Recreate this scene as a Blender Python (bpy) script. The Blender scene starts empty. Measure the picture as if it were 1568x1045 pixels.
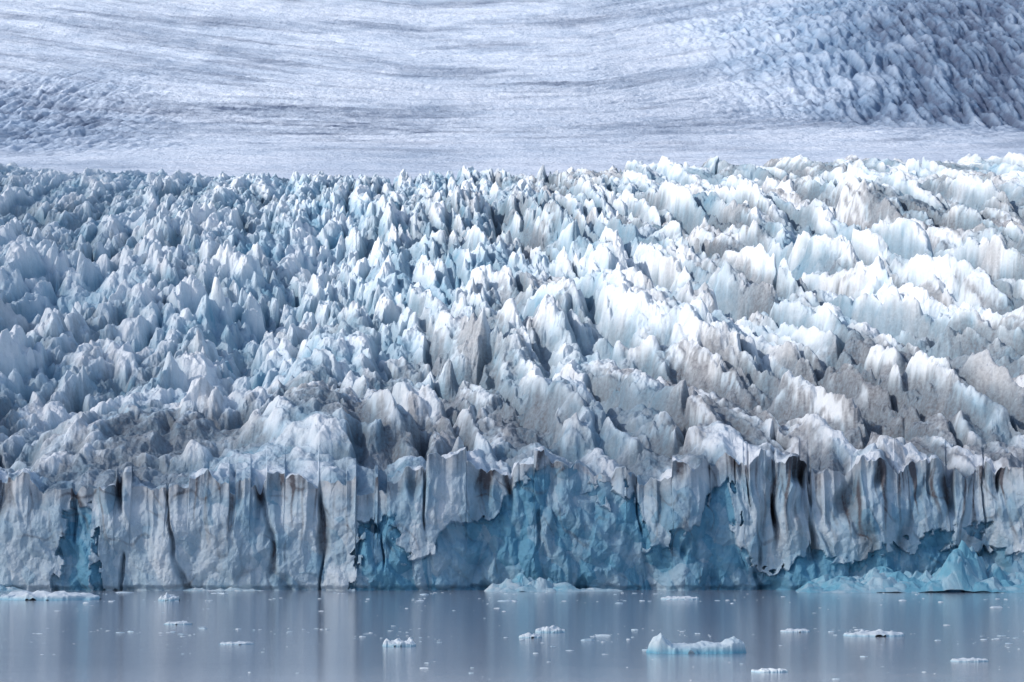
import bpy, math, numpy as np
from mathutils import Vector
rng=np.random.default_rng(7)
F=3805.0; CAMH=12.0; HZ=812.0
def sstep(a,b,x):
    t=np.clip((x-a)/(b-a),0,1); return t*t*(3-2*t)
# ---------- noise ----------
PT=rng.permutation(4096).astype(np.int32)
GA=rng.random(4096)*2*np.pi
GX=np.cos(GA).astype(np.float32); GY=np.sin(GA).astype(np.float32)
def hsh(i,j,seed):
    return PT[(PT[(i+seed*131)&4095]+j*1+seed*17)&4095]
def gn(x,y,seed=0):
    x=np.asarray(x,np.float32); y=np.asarray(y,np.float32)
    xi=np.floor(x); yi=np.floor(y); fx=x-xi; fy=y-yi
    xi=xi.astype(np.int32); yi=yi.astype(np.int32)
    u=fx*fx*fx*(fx*(fx*6-15)+10); v=fy*fy*fy*(fy*(fy*6-15)+10)
    def g(di,dj):
        h=hsh(xi+di,yi+dj,seed); return GX[h]*(fx-di)+GY[h]*(fy-dj)
    a=g(0,0); b=g(1,0); c=g(0,1); d=g(1,1)
    return ((a+(b-a)*u)+((c+(d-c)*u)-(a+(b-a)*u))*v)*1.4
def fbm(x,y,o,seed=0,gain=0.5):
    s=0;a=1.0;t=0
    for k in range(o):
        s=s+a*gn(x*2**k+k*13.7,y*2**k+k*7.3,seed+k); t+=a; a*=gain
    return s/t
def ridged(x,y,o,seed=0,gain=0.5):
    s=0;a=1.0;t=0
    for k in range(o):
        s=s+a*(1-2*np.abs(gn(x*2**k+k*3.7,y*2**k+k*9.3,seed+k))); t+=a; a*=gain
    return s/t
NF=5
def pyr(x,y,seed,slope=(0.7,1.9),hmin=0.3,floor=-0.6,cap=None,tilt=.6):
    """union of randomly facetted blocks / pyramids with tilted planar tops, unit cells"""
    r=np.random.default_rng(seed)
    T=4096
    jx=(r.random(T)*.9+.05).astype(np.float32); jy=(r.random(T)*.9+.05).astype(np.float32)
    hh=(hmin+(1-hmin)*r.random(T)).astype(np.float32)
    base=r.random(T)*2*np.pi
    cx=[];cy=[]
    for k in range(NF):
        a=base+2*np.pi*k/NF+(r.random(T)-.5)*0.9; s=slope[0]+(slope[1]-slope[0])*r.random(T)
        cx.append((np.cos(a)*s).astype(np.float32)); cy.append((np.sin(a)*s).astype(np.float32))
    rid=r.random(T).astype(np.float32)
    if cap:
        ta=r.random(T)*2*np.pi; ts=tilt*(.4+.6*r.random(T))
        tx=(np.cos(ta)*ts).astype(np.float32); ty=(np.sin(ta)*ts).astype(np.float32)
        cp=(cap[0]+(cap[1]-cap[0])*r.random(T)).astype(np.float32)
    x=np.asarray(x,np.float32); y=np.asarray(y,np.float32)
    xi=np.floor(x).astype(np.int32); yi=np.floor(y).astype(np.int32)
    best=np.full(x.shape,floor,np.float32); bid=np.zeros(x.shape,np.float32)
    for di in (-1,0,1):
        for dj in (-1,0,1):
            h=hsh(xi+di,yi+dj,seed)
            dx=x-(xi+di+jx[h]); dy=y-(yi+dj+jy[h])
            d=cx[0][h]*dx+cy[0][h]*dy
            for k in range(1,NF):
                d=np.maximum(d,cx[k][h]*dx+cy[k][h]*dy)
            if cap: d=np.maximum(d,cp[h]+tx[h]*dx+ty[h]*dy)
            v=hh[h]-d
            m=v>best
            best=np.where(m,v,best); bid=np.where(m,rid[h],bid)
    return best,bid
# ---------- mesh helper ----------
def grid_mesh(name,X,Y,Z,attrs,mat,smooth=True):
    nr,nc=X.shape
    me=bpy.data.meshes.new(name)
    n=nr*nc
    co=np.empty((n,3),np.float32); co[:,0]=X.ravel(); co[:,1]=Y.ravel(); co[:,2]=Z.ravel()
    me.vertices.add(n); me.vertices.foreach_set('co',co.ravel())
    idx=np.arange(n,dtype=np.int32).reshape(nr,nc)
    q=np.stack([idx[:-1,:-1],idx[:-1,1:],idx[1:,1:],idx[1:,:-1]],-1).reshape(-1,4)
    me.loops.add(q.size); me.loops.foreach_set('vertex_index',q.ravel())
    me.polygons.add(len(q)); me.polygons.foreach_set('loop_start',np.arange(0,q.size,4,dtype=np.int32))
    try: me.polygons.foreach_set('loop_total',np.full(len(q),4,np.int32))
    except Exception: pass
    me.update(calc_edges=True)
    me.polygons.foreach_set('use_smooth',np.full(len(q),smooth,bool))
    for k,v in attrs.items():
        a=me.attributes.new(k,'FLOAT','POINT'); a.data.foreach_set('value',np.ascontiguousarray(v,np.float32).ravel())
    ob=bpy.data.objects.new(name,me); bpy.context.scene.collection.objects.link(ob)
    me.materials.append(mat)
    return ob
# ---------- materials ----------
def newmat(name):
    m=bpy.data.materials.new(name); m.use_nodes=True
    nt=m.node_tree; nt.nodes.clear(); return m,nt
def N(nt,t,**kw):
    n=nt.nodes.new(t)
    for k,v in kw.items(): setattr(n,k,v)
    return n
def math_(nt,op,a,b=None,c=None,clamp=False):
    n=N(nt,'ShaderNodeMath',operation=op); n.use_clamp=clamp
    for i,v in enumerate((a,b,c)):
        if v is None: continue
        if isinstance(v,(int,float)): n.inputs[i].default_value=v
        else: nt.links.new(v,n.inputs[i])
    return n.outputs[0]
def mixc(nt,f,a,b):
    n=N(nt,'ShaderNodeMix',data_type='RGBA')
    for s,v in ((n.inputs[0],f),(n.inputs[6],a),(n.inputs[7],b)):
        if isinstance(v,tuple): s.default_value=(*v,1)
        elif isinstance(v,(int,float)): s.default_value=v
        else: nt.links.new(v,s)
    return n.outputs[2]
def noise(nt,vec,scale,detail=4,rough=.55,dist=0):
    n=N(nt,'ShaderNodeTexNoise'); n.inputs['Scale'].default_value=scale
    n.inputs['Detail'].default_value=detail; n.inputs['Roughness'].default_value=rough; n.inputs['Distortion'].default_value=dist
    nt.links.new(vec,n.inputs['Vector']); return n.outputs[0]
def attr(nt,name):
    return N(nt,'ShaderNodeAttribute',attribute_name=name).outputs['Fac']
def ice_mat(name,white=(.84,.865,.90),blue=(.14,.37,.53),dirt=(.115,.11,.125),bs=1.2,bd=.35,fine=3.0,dn=1.2):
    m,nt=newmat(name)
    tc=N(nt,'ShaderNodeTexCoord').outputs['Object']
    n1=noise(nt,tc,bs,6,.65); n2=noise(nt,tc,bs*.22,4,.6)
    n3=noise(nt,tc,fine,3,.6)
    b=attr(nt,'blue'); d=attr(nt,'dirt')
    bf=math_(nt,'ADD',b,math_(nt,'MULTIPLY',math_(nt,'SUBTRACT',n2,.5),.5),clamp=True)
    df=math_(nt,'MULTIPLY',d,math_(nt,'MULTIPLY_ADD',math_(nt,'SUBTRACT',n1,.5),dn,1.0,clamp=False),clamp=True)
    c=mixc(nt,bf,white,blue)
    c=mixc(nt,df,c,dirt)
    p=N(nt,'ShaderNodeBsdfPrincipled'); nt.links.new(c,p.inputs['Base Color'])
    p.inputs['Roughness'].default_value=.6; p.inputs['Specular IOR Level'].default_value=.3
    bp=N(nt,'ShaderNodeBump'); bp.inputs['Strength'].default_value=.9; bp.inputs['Distance'].default_value=bd
    hsum=math_(nt,'ADD',n1,math_(nt,'MULTIPLY',n3,.35))
    nt.links.new(hsum,bp.inputs['Height']); nt.links.new(bp.outputs[0],p.inputs['Normal'])
    o=N(nt,'ShaderNodeOutputMaterial'); nt.links.new(p.outputs[0],o.inputs[0])
    return m
M_ice=ice_mat('glacier_ice')
M_far=ice_mat('icefield_ice',white=(.82,.86,.95),blue=(.25,.40,.58),dirt=(.12,.155,.24),bs=.05,bd=4.5,fine=.2,dn=1.6)
M_berg=ice_mat('berg_ice',white=(.80,.85,.88),blue=(.18,.46,.60),bs=2.0,bd=.15,fine=5)
# ---------- base profile ----------
ys=np.array([490,505,600,700,800,900,950,1000,1060,1150,1500],float)
ps=np.array([735,722,598,488,392,318,291,276,276,292,345],float)
yy=np.linspace(440,1500,2121); zz=CAMH+(HZ-np.interp(yy,ys,ps))/F*yy
k=np.hanning(121); k/=k.sum(); zz=np.convolve(np.pad(zz,60,mode='edge'),k,'valid')
def zbase(x,y):
    z=np.interp(y,yy,zz)
    u=x/y*F+784
    z=z+ sstep(650,1000,y)*np.interp(u,[-200,0,300,600,784,1000,1300,1568,1800],[4,3,1.5,-1.5,-1,.5,2.0,2,2])*1.0
    z=z+ (1-sstep(500,560,y))*np.interp(u,[-200,0,250,550,700,850,1000,1200,1400,1568,1800],[-1,-2,-1,-1.5,1,2,0,.5,2,0,0])
    return z
# ---------- glacier tongue ----------
NCOL=1500; NCL=180; NR=1300
us=np.linspace(-.265,.265,NCOL)
x5=us*500
yf=500+4*gn(x5/38,x5*0+.3,3)+2.2*gn(x5/11,x5*0+.7,4)
kx=[-300,0,90,100,150,160,430,540,555,610,630,660,680,720,765,780,830,900,930,975,990,1070,1080,1120,1135,1160,1215,1230,1400,1440,1568,1900]
kv=[935,935,925,790,790,925,935,930,785,785,850,845,820,815,800,740,722,728,750,775,825,825,780,750,830,860,870,845,845,830,830,830]
def face(XC,ZB):
    """horizontal relief of the calving front at (x,z)"""
    pxc=XC/500*F+784; pyc=HZ-(ZB-CAMH)/500*F
    wq=fbm(XC/2,ZB/2,2,90)
    q1,qi=pyr((XC+wq*.6)/5,(ZB-wq*.5)/7,207,slope=(.5,1.3)); q2,qj=pyr((XC+wq*.5)/2.2,(ZB-wq*.5)/3.2,208,slope=(.5,1.3))
    edge=np.interp(pxc+(qj-.5)*26,kx,kv)+wq*8+(qi-.5)*42+(qj-.5)*20
    fresh=sstep(-2,2.5,pyc-edge)
    flu=np.interp(pxc,[-100,100,420,440,560,580,1100,1180,1450,1568],[.7,.6,.55,1.0,.9,.4,.5,1.3,1.4,1.2])
    flu=flu*(.55+.9*sstep(-.4,.5,gn(XC/17,ZB/60,89)))
    wz=fbm(XC/7,ZB/14,2,93)
    hz=np.clip(ZB/20,0,1.3)
    fl=ridged((XC+wz*4)/6.8,ZB/34,1,94)*.8+ridged((XC+wz*3)/2.5,ZB/26,1,95)*.3
    groove=sstep(.6,.95,1-np.abs(gn((XC+wz*2.4)/5.6,ZB/34,97))*1.9)*sstep(-.1,.35,gn(XC/6,ZB/14,98)+.35*(hz-.7))
    crev=sstep(.965,.994,1-np.abs(gn((XC+wz*2.2)/13,ZB/90,87)))*sstep(-.05,.25,gn(XC/9,ZB/11,88))
    P1,pid=pyr((XC+wz*2)/7.5,(ZB+wz*3)/12.0,201,slope=(.6,2.4),floor=-.5,cap=(.15,.6),tilt=.5)
    P2,pid2=pyr((XC+ZB*.3)/3.2,(ZB-XC*.3)/5.0,202,slope=(.7,2.4),floor=-.5,cap=(.15,.6),tilt=.6)
    P3,p3=pyr((XC-ZB*.2)/1.4,(ZB+XC*.2)/2.2,203,slope=(.6,2.0),floor=-.5,cap=(.1,.5),tilt=.7)
    up=sstep(.45,1.0,hz)
    dis=-(P1*2.6+P2*1.3+P3*.35)*(.75+.55*fresh) - fl*flu*(.6+1.5*up)*(1-.5*fresh) + groove*(1.3+3*up)*(1-.6*fresh)*flu + fresh*1.6+crev*1.5
    dis=dis-fbm(XC/1.2,ZB/1.6,3,205)*.2
    dis=dis+.9*(1-sstep(.2,1.2,ZB+.4*gn(XC/3,ZB*0,99)))
    return dis,fresh,np.maximum(groove,crev*.6),pid,pid2,flu,wz,pxc
dtop,_,gtop,_,_,flt,_,_=face(x5,x5*0+19.)
r=np.linspace(0,1,NR)**1.15*562
Y=yf[None,:]+r[:,None]+(dtop*1.0)[None,:]*np.exp(-r/7)[:,None]; X=us[None,:]*Y
def field(X,Y,rr):
    U=X/Y*F+784
    zb=zbase(X,Y)
    g=.10+.38*np.tanh((X+40)/130)
    s=X+g*(Y-600)
    wx=fbm(X/14,Y/20,3,21)*4.5; wy=fbm(X/14,Y/20,3,31)*6.5
    wfx=fbm(X/3,Y/4,3,41)*1.1; wfy=fbm(X/3,Y/4,3,45)*1.3
    R=sstep(-60,50,X+12*fbm(X/40,Y/40,2,47))
    m1=ridged((s+wx*1.2)/42,(Y+wy*2)/320,1,51)+.35*ridged((s+wx)/17,(Y+wy)/150,1,52)
    macro=(m1*(5.5+9.5*R)+fbm(X/90,Y/90,2,55)*9)*(1-.6*sstep(800,960,Y))
    # long flow-parallel furrows between the ridges
    fur=sstep(.80,.985,1-np.abs(gn((s+wx*.8)/15,(Y+wy)/170,57)))*(.35+.65*R)*sstep(505,540,Y)
    var=.5+.5*np.clip(fbm(X/30,Y/40,2,61)*2.4,-1,1)
    A,ida=pyr((s+wx+wfx)/13,(Y+wy+wfy)/18,101,slope=(1.0,3.4),floor=-.7,hmin=.1,cap=(.2,.8),tilt=.85)
    A2,ia2=pyr((s+wx*.8+wfx)/7.5,(Y-wy+wfy)/12,111,slope=(1.0,3.0),floor=-.7,hmin=.1,cap=(.15,.7),tilt=.9)
    A3,ia3=pyr((s+wx*.7+wfx)/10,(Y+wy+wfy)/48,115,slope=(1.0,3.2),floor=-.7,hmin=.25,cap=(.15,.65),tilt=.8)
    B,idb=pyr((s+wx*.6+wfx)/4.2,(Y+wy*.7+wfy)/6.4,102,slope=(.8,2.6),floor=-.7,cap=(.1,.6),tilt=.8)
    C,idc=pyr((X+wfx)/1.8,(Y+wfy)/2.6,103,slope=(.6,2.0),cap=(0,.4))
    Bf,_=pyr((X+wfx)/5.0,(Y+wfy)/11.0,104,slope=(.8,2.6),floor=-.8,hmin=.1,cap=(.05,.6),tilt=.7)
    amp=np.interp(Y,[490,510,560,640,760,880,960,1100],[.75,.8,.9,1.0,1.0,.8,.55,.45])
    left=1-sstep(-70,10,X); low=1-sstep(560,640,Y)
    amp=amp*(1-.2*left*low)*(.65+.6*var)
    nf=1-sstep(500,522,Y)
    R2=np.maximum(R*.75,.3)
    big_=(A*(.55+.6*var)+A2*.5*(1.2-.6*var))*(1-R2)+R2*(A3*.95+A2*.25)
    ser=big_*9.8*(1-.5*nf)+B*2.9*(1-nf)*(1-.1*R)+(Bf*4.4+.3)*nf+C*.85
    cr=sstep(.80,.97,1-np.abs(gn((s+wx)/16,(Y+wy)/24,65))*1.5)*sstep(0,.3,gn(X/25,Y/30,66))
    ser=ser*amp-cr*4.5*(1-nf)-fur*5+ridged(X/2.6,Y/3.4,3,71)*.35
    z=zb+macro*sstep(495,545,Y)-1.0+ser-1.2*amp+1.6
    depth=-(big_*.95+B*.4+C*.12)+cr*.5+fur*.55
    return z,depth,ida,idb,idc,A,B,fur,m1,R,U,s
Z,dep,ida,idb,idc,A,B,fur,m1,R,U,s_=field(X,Y,r)
_,stp=pyr(x5/8,x5*0+.5,109)
Z=Z-((gtop*flt*3.2)[None,:]*np.exp(-r/5)[:,None])
Z=Z+((stp-.55)*4.2)[None,:]*np.exp(-(r/11)**2)[:,None]
big=fbm(X/45,Y/60,3,81); med=fbm(X/9,Y/12,3,85)
strk=fbm(s_/4,Y/40,4,86); fn=fbm(X/1.6,Y/2.4,3,87); fn2=fbm(X/.8,Y/1.6,2,84)
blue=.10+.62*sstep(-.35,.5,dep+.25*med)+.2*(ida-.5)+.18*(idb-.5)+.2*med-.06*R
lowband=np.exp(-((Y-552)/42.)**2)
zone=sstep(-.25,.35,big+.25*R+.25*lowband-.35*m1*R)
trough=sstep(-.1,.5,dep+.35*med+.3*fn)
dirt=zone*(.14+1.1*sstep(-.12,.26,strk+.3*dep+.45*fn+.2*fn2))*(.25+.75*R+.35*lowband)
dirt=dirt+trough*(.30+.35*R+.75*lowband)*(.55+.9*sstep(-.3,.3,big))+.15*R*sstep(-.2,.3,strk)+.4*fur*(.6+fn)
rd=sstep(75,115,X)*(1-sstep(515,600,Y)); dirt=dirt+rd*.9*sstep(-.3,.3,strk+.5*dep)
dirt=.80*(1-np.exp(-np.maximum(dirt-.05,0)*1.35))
# calving front
t=np.linspace(0,1,NCL)[:-1]
ztop=Z[0]
ZB=-2.5+(ztop[None,:]+2.5)*t[:,None]
XC=np.repeat(X[:1],NCL-1,0)
dis,fresh,groove,pid,pid2,flu,wz,pxc=face(XC,ZB)
w7=t[:,None]**6
dis=dis*(1-w7)+dtop[None,:]*w7
dis=dis-(1-sstep(.55,1.0,t[:,None]))*2.6
YC=yf[None,:]+dis
n_=fbm(XC/9,ZB/9,3,211)
hgt=np.clip((ZB)/np.maximum(ztop[None,:],1),0,1)
crack=sstep(.93,.99,1-np.abs(gn((XC+wz*4+ZB*.25)/6,(ZB+wz*3)/10,231)))*sstep(0,.3,n_+.1)
blueC=.50+fresh*.40+.25*n_+(.32*(pid-.5)+.28*(pid2-.5))+groove*.15-.25*sstep(.8,1,hgt)
streak=sstep(.05,.42,fbm((XC+wz*2)/1.3,ZB/20,3,221)+.25*gn(XC/14,ZB/30,223))
dtp=np.interp(pxc,[0,150,280,430,600,1100,1200,1400,1568],[.5,1.,.8,1.,.6,.8,1.2,1.3,1.2])
dirtC=(streak*sstep(.1,.9,hgt)*dtp*.7+groove*.6+sstep(.75,1,hgt+.15*n_)*.32)*(1-.75*fresh)+.11+.08*n_+crack*.35
Xa=np.vstack([XC,X]); Ya=np.vstack([YC,Y]); Za=np.vstack([ZB,Z])
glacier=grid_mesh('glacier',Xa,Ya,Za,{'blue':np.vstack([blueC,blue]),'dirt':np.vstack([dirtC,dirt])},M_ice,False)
# ---------- upper icefield ----------
NCB=1200; NRB=1000
ub=np.linspace(-.27,.27,NCB); rb=980+np.linspace(0,1,NRB)*5200
Yb=np.repeat(rb[:,None],NCB,1)*1.0; Xb=ub[None,:]*Yb; Ub=ub[None,:]*F+784+0*Yb
base_l=np.interp(rb,[980,1200,1600,2000,2500,3000,3500,4000,4500,5000,6200],[330,310,275,252,215,172,120,68,18,-30,-120])[:,None]
base_r=np.interp(rb,[980,1200,1600,2000,2500,2900,3050,3500,3900,4300,5000,6200],[330,300,262,232,210,197,185,70,10,-15,-40,-120])[:,None]
wr=sstep(1000,1450,Ub+60*fbm(Yb/700,Yb*0,2,301))
PB=base_l*(1-wr)+base_r*wr
PB=PB+gn(Xb/520,Yb/900,305)*13*sstep(1500,2500,Yb)+gn(Xb/210,Yb/420,306)*4
shape=np.interp(Ub,[-300,0,300,640,900,1200,1568,1900],[-45,-30,10,45,40,-10,-70,-110])
q=PB-shape*(1-sstep(110,250,PB))
Zb=CAMH+(HZ-PB)/F*Yb
rough_r=sstep(960,1380,Ub+80*fbm(Xb/150,Yb/250,3,307)-(PB-100)*.8)*sstep(2800,3150,Yb)*(1-.6*sstep(4250,4800,Yb))
rough_l=(1-sstep(0,360,Ub+60*fbm(Xb/100,Yb/200,3,308)))*sstep(2000,2500,Yb)*(1-sstep(3200,3900,Yb))
wbx=fbm(Xb/60,Yb/90,2,311)*10; wby=fbm(Xb/60,Yb/90,2,312)*26
A2,i2=pyr((Xb+wbx)/13,(Yb+wby)/110,401,slope=(.8,2.4),cap=(0,.5)); B2,j2=pyr((Xb+wbx)/6.5,(Yb+wby)/26,402)
C2=ridged((Xb+wbx*2)/70,(q*7+wby)/26,3,405)
C3=ridged((Xb+wbx)/14,(Yb+wby)/22,2,409)
C4=1-2*np.abs(gn((Xb+wbx*2)/110,(q+.02*wby)/1.9,425))
rr=np.clip(rough_r+.6*rough_l,0,1)
Zb=Zb+rr*(A2*12+B2*5)+(1-rr)*(C2*2.6+C3*1.3+C4*1.8)*(.25+.75*sstep(1800,2900,Yb))
dep2=-(A2+.4*B2)
b1=fbm(Ub/420,q/34,4,411); b2=fbm(Ub/240+.01*q,q/7.5,5,415); b3=fbm(Xb/40,Yb/60,3,417)
swath=np.exp(-((PB-(150+Ub*.08))/26.)**2)*(1-sstep(500,800,Ub))
flut=sstep(.1,.5,fbm(Xb/16,Yb/300,3,419))
dirtB=.34*sstep(-.1,.4,b1+.35*b2)+.30*sstep(0.0,.4,b2)+.5*swath*(.6+1.2*b2+b3)+.14*(1-sstep(-.6,.4,C2))+.22*(1-sstep(-.5,.5,C4))+.2*b3
dirtB=dirtB*(1-.5*rr)+rough_r*(.08+.62*sstep(1180,1540,Ub+60*b1))*(.40+.9*sstep(-.6,.2,dep2)+.9*flut)+rough_l*.4*sstep(-.6,.2,dep2)
dirtB=np.clip(dirtB,0,.92)*(.4+.6*sstep(1900,2800,Yb))
blueB=.16+.35*b1+rr*(.68+.4*dep2)+.15*(1-C2)+.2*b3
grid_mesh('icefield_slope',Xb,Yb,Zb,{'blue':blueB,'dirt':dirtB},M_far)
# ---------- water ----------
m,nt=newmat('lagoon_water')
tc=N(nt,'ShaderNodeTexCoord').outputs['Object']
mp=N(nt,'ShaderNodeMapping'); mp.inputs['Scale'].default_value=(.3,1,1); nt.links.new(tc,mp.inputs[0])
w1=noise(nt,mp.outputs[0],1.6,5,.65); w2=noise(nt,mp.outputs[0],.12,3,.5)
p=N(nt,'ShaderNodeBsdfPrincipled'); p.inputs['Base Color'].default_value=(.33,.37,.44,1)
p.inputs['Roughness'].default_value=.07; p.inputs['IOR'].default_value=1.33
bp=N(nt,'ShaderNodeBump'); bp.inputs['Strength'].default_value=.6; bp.inputs['Distance'].default_value=.045
nt.links.new(math_(nt,'ADD',w1,math_(nt,'MULTIPLY',w2,2.)),bp.inputs['Height']); nt.links.new(bp.outputs[0],p.inputs['Normal'])
o=N(nt,'ShaderNodeOutputMaterial'); nt.links.new(p.outputs[0],o.inputs[0])
wx_,wy_=np.meshgrid(np.linspace(-3000,3000,13),np.array([-2500,-1000,0,200,400,520]))
grid_mesh('lagoon_water',wx_,wy_,wx_*0,{},m)
# ---------- ice pieces ----------
def water_pt(px,py):
    d=CAMH/((py-HZ)/F); return (px-784)/F*d,d
def pile(name,pxa,pxb,yA,yB,env,seed,cell=3.0,blue0=.5):
    n=int(abs(pxb-pxa)*1.6); nr=90
    px=np.linspace(pxa,pxb,n); v=np.linspace(0,1,nr)
    Yp=np.repeat((yA+(yB-yA)*v)[:,None],n,1); Xp=(px[None,:]-784)/F*Yp
    e=np.interp(px,env[0],env[1])[None,:]*np.sin(np.pi*np.clip(v*.75+.02,0,1))[:,None]**.8
    w=fbm(Xp/3,Yp/3,2,seed)*1.2
    a,i=pyr((Xp+w)/cell,(Yp+w)/cell,seed,slope=(.6,2.0),cap=(0,.5)); b,j=pyr((Xp-w)/(cell*.4),(Yp+w)/(cell*.4),seed+1,slope=(.4,1.6),cap=(0,.4))
    Zp=e*(.45+.7*a+.2*b)-.35
    return grid_mesh(name,Xp,Yp,Zp,{'blue':blue0+.45*(i-.5)+.3*(j-.5)-.3*b,'dirt':0*Zp+.12},M_berg,False)
pile('calved_ice',1215,1640,480,497,([1215,1235,1300,1350,1400,1430,1470,1500,1540,1580,1640],[.3,3,4,6.,5,6,13,9,4.5,4,4]),501,4.6,1.0)
pile('calved_ice',740,960,488,497,([740,755,800,850,890,930,960],[.2,2,4.2,2.8,1.2,1.0,.2]),511,2.8,.7)
pile('calved_ice',-140,60,490,499,([-140,-100,-30,0,30,60],[.2,2,1.6,1.8,1.0,.1]),521,2.4,.6)
pile('calved_ice',270,430,492,499,([270,300,330,370,400,430],[.1,1.0,.6,1.3,.6,.1]),531,2.0,.4)
def floe(name,px,py,wpx,hpx,dpt,seed,prof=None,blue0=.15):
    x0,y0=water_pt(px,py); s=y0/F; W=wpx*s; H=hpx*s
    n=max(60,int(wpx*1.4)); nr=60
    u=np.linspace(-1,1,n); v=np.linspace(-1,1,nr); UU,VV=np.meshgrid(u,v)
    Xp=x0+UU*W/2; Yp=y0+VV*dpt/2
    rad=1-(np.abs(UU)**2.2+np.abs(VV)**2)+.4*fbm(Xp/(W*.16),Yp/(dpt*.4),3,seed)
    pr=np.interp(u,*prof)[None,:] if prof else (.65+.7*fbm(UU*2.2,VV*1.2,2,seed+50))
    a,i=pyr(Xp/(W*.10),Yp/(W*.10),seed,slope=(.3,1.1))
    Zp=H*pr*(.30+.4*np.clip(rad,0,1)+.35*np.maximum(a,-.3))*sstep(0,.15,rad)-.10*(1-sstep(0,.05,rad))+.02
    return grid_mesh(name,Xp,Yp,Zp,{'blue':blue0+.8*(1-sstep(.0,.45,Zp/H))*1.0,'dirt':0*Zp},M_berg,False)
floe('ice_floe',1066,998,156,32,4.5,601,([-1,-.85,-.72,-.6,-.5,-.1,.1,.45,.7,.9,1],[.5,1.2,1.4,.9,.5,.45,.6,.5,1.,.9,.5]),.2)
floe('ice_floe',80,917,155,17,14,602,None,.0)
floe('ice_floe',612,988,52,15,3,603,None,-.1)
floe('ice_floe',842,967,47,13,4,604,None,-.1)
floe('ice_floe',1335,972,95,10,6,605,None,-.1)
floe('ice_floe',262,919,32,12,6,606,None,-.1)
floe('ice_floe',812,975,36,7,3,607,None,-.1)
floe('ice_floe',1175,1027,55,8,2.5,609,None,-.1)
floe('ice_floe',1040,917,60,6,6,610,None,-.1)
floe('ice_floe',276,955,42,6,3,611,None,-.1)
floe('ice_floe',1480,1011,60,7,2.5,613,None,-.1)
floe('ice_floe',1215,966,46,5,4,614,None,-.1)
floe('ice_floe',365,985,55,5,3,615,None,-.1)
# brash ice
V=[];Fc=[];bl=[]
lines=[(918,4,330),(930,10,170),(966,6,420),(975,12,240),(990,14,100),(1012,25,100),(1035,10,50),(908,2,200)]
for (py0,sp,nn) in lines:
    for _ in range(nn):
        px=rng.uniform(-120,1700); py=py0+rng.normal()*sp*.6
        if py<907: py=907+rng.random()*3
        x0,y0=water_pt(px,py)
        if gn(np.array([x0/9]),np.array([y0/24]),77)[0]<.05: continue
        w=min(1.1,.15*np.exp(rng.normal()*.7))*(y0/300); d=w*rng.uniform(.5,1.3); h=min(.16,w*rng.uniform(.08,.22)); a0=rng.random()*6.28
        k=7; ang=a0+np.arange(k)/k*2*np.pi+rng.normal(size=k)*.15
        rr1=1+rng.normal(size=k)*.22; b=len(V)
        for qq in range(k): V.append((x0+np.cos(ang[qq])*w*rr1[qq],y0+np.sin(ang[qq])*d*rr1[qq],-.06))
        for qq in range(k): V.append((x0+np.cos(ang[qq])*w*rr1[qq]*.72,y0+np.sin(ang[qq])*d*rr1[qq]*.72,h*rng.uniform(.5,1.1)))
        V.append((x0+rng.normal()*w*.2,y0,h*rng.uniform(1,1.6)))
        for qq in range(k):
            q2=(qq+1)%k; Fc.append((b+qq,b+q2,b+k+q2,b+k+qq)); Fc.append((b+k+qq,b+k+q2,b+2*k))
        bb=rng.uniform(0,.4); bl+= [bb+.1]*k+[bb]*(k+1)
me=bpy.data.meshes.new('brash_ice'); me.from_pydata(V,[],Fc); me.update()
a=me.attributes.new('blue','FLOAT','POINT'); a.data.foreach_set('value',np.array(bl,np.float32))
me.materials.append(M_berg); ob=bpy.data.objects.new('brash_ice',me); bpy.context.scene.collection.objects.link(ob)
# ---------- sun, sky, unseen shading cloud ----------
S=np.array([-.76,-.29,.60]); S/=np.linalg.norm(S)
el=math.asin(S[2]); rot=math.atan2(S[0],S[1])
w=bpy.data.worlds.new('World'); bpy.context.scene.world=w; w.use_nodes=True
nt=w.node_tree; bg=nt.nodes['Background']; sk_=nt.nodes.new('ShaderNodeTexSky'); sk_.sky_type='NISHITA'
sk_.sun_disc=False; sk_.sun_elevation=el; sk_.sun_rotation=rot; sk_.air_density=1.0; sk_.dust_density=1.0; sk_.ozone_density=1.5
nt.links.new(sk_.outputs[0],bg.inputs[0]); bg.inputs[1].default_value=.15
L=bpy.data.lights.new('sun','SUN'); L.energy=3.4; L.angle=math.radians(.53); L.color=(1,.96,.9)
lo=bpy.data.objects.new('sun',L); bpy.context.scene.collection.objects.link(lo)
lo.rotation_euler=Vector(S).to_track_quat('Z','Y').to_euler()
gx=np.linspace(-.45,.45,300); gy=np.concatenate([np.linspace(200,1100,240),np.linspace(1110,6500,200)])
GYY=np.repeat(gy[:,None],300,1); GXX=gx[None,:]*GYY
gz=np.where(GYY<1050,zbase(GXX,GYY)+3,0)
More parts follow.
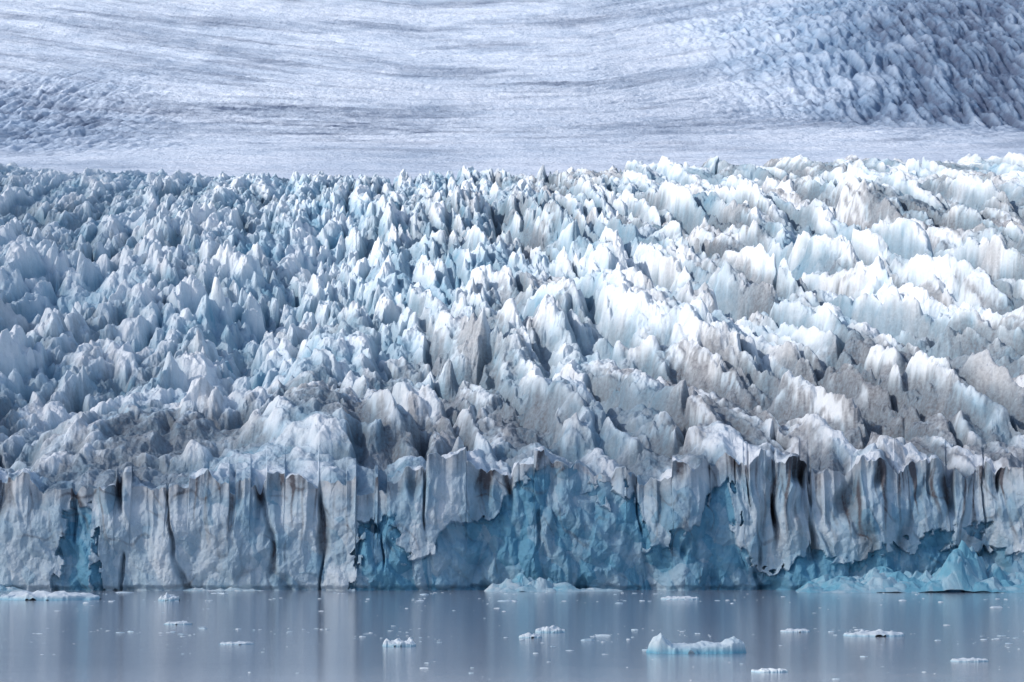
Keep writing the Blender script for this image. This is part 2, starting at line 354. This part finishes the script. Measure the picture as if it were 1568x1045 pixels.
gz2=CAMH+(HZ-np.interp(GYY,[980,1600,2500,3500,4500,6500],[300,270,213,110,12,-120]))/F*GYY
gz=np.where(GYY<1050,gz,gz2)
H=1900+40*fbm(GXX/200,GYY/300,3,700)
tt=(H-gz)/S[2]
CX=GXX+S[0]*tt; CY=GYY+S[1]*tt
pu=GXX/GYY*F+784; pv=HZ-(gz-CAMH)/GYY*F
nz=fbm(GXX/60,GYY/110,4,711)
lit=sstep(120,460,pu+nz*200-(pv-330)*.1)*(1-sstep(480,720,pv-(pu-784)*.08+nz*190))
lit=.28+.67*lit
lit=np.where(GYY>1050,.60+.4*fbm(GXX/500,GYY/700,3,715)-.3*sstep(1150,1450,pu)*sstep(2600,3000,GYY),lit)
lit=np.where((GYY<515),.16,lit)
dens=np.clip(1-lit,0,1)  # sheet density laid out from the lit and shaded zones wanted below
m,nt=newmat('shade_cloud_vapour')
d=attr(nt,'dens')
tr=N(nt,'ShaderNodeBsdfTransparent'); tl=N(nt,'ShaderNodeBsdfTranslucent'); tl.inputs[0].default_value=(.85,.92,1,1)
mx=N(nt,'ShaderNodeMixShader'); nt.links.new(math_(nt,'MULTIPLY',d,.74),mx.inputs[0]); nt.links.new(tr.outputs[0],mx.inputs[1]); nt.links.new(tl.outputs[0],mx.inputs[2])
o=N(nt,'ShaderNodeOutputMaterial'); nt.links.new(mx.outputs[0],o.inputs[0])
grid_mesh('shade_cloud',CX,CY,H,{'dens':dens},m)  # out-of-view cloud sheet, added and shaped to shade parts of the ice
# ---------- camera ----------
cd=bpy.data.cameras.new('camera'); cd.sensor_width=36; cd.lens=36*F/1568; cd.clip_start=1; cd.clip_end=20000
co=bpy.data.objects.new('camera',cd); bpy.context.scene.collection.objects.link(co)
co.location=(0,0,CAMH); co.rotation_euler=(math.radians(90)+math.atan((HZ-522.5)/F),0,0)
bpy.context.scene.camera=co
sc=bpy.context.scene
sc.view_settings.view_transform='Standard'; sc.view_settings.look='None'; sc.view_settings.exposure=0
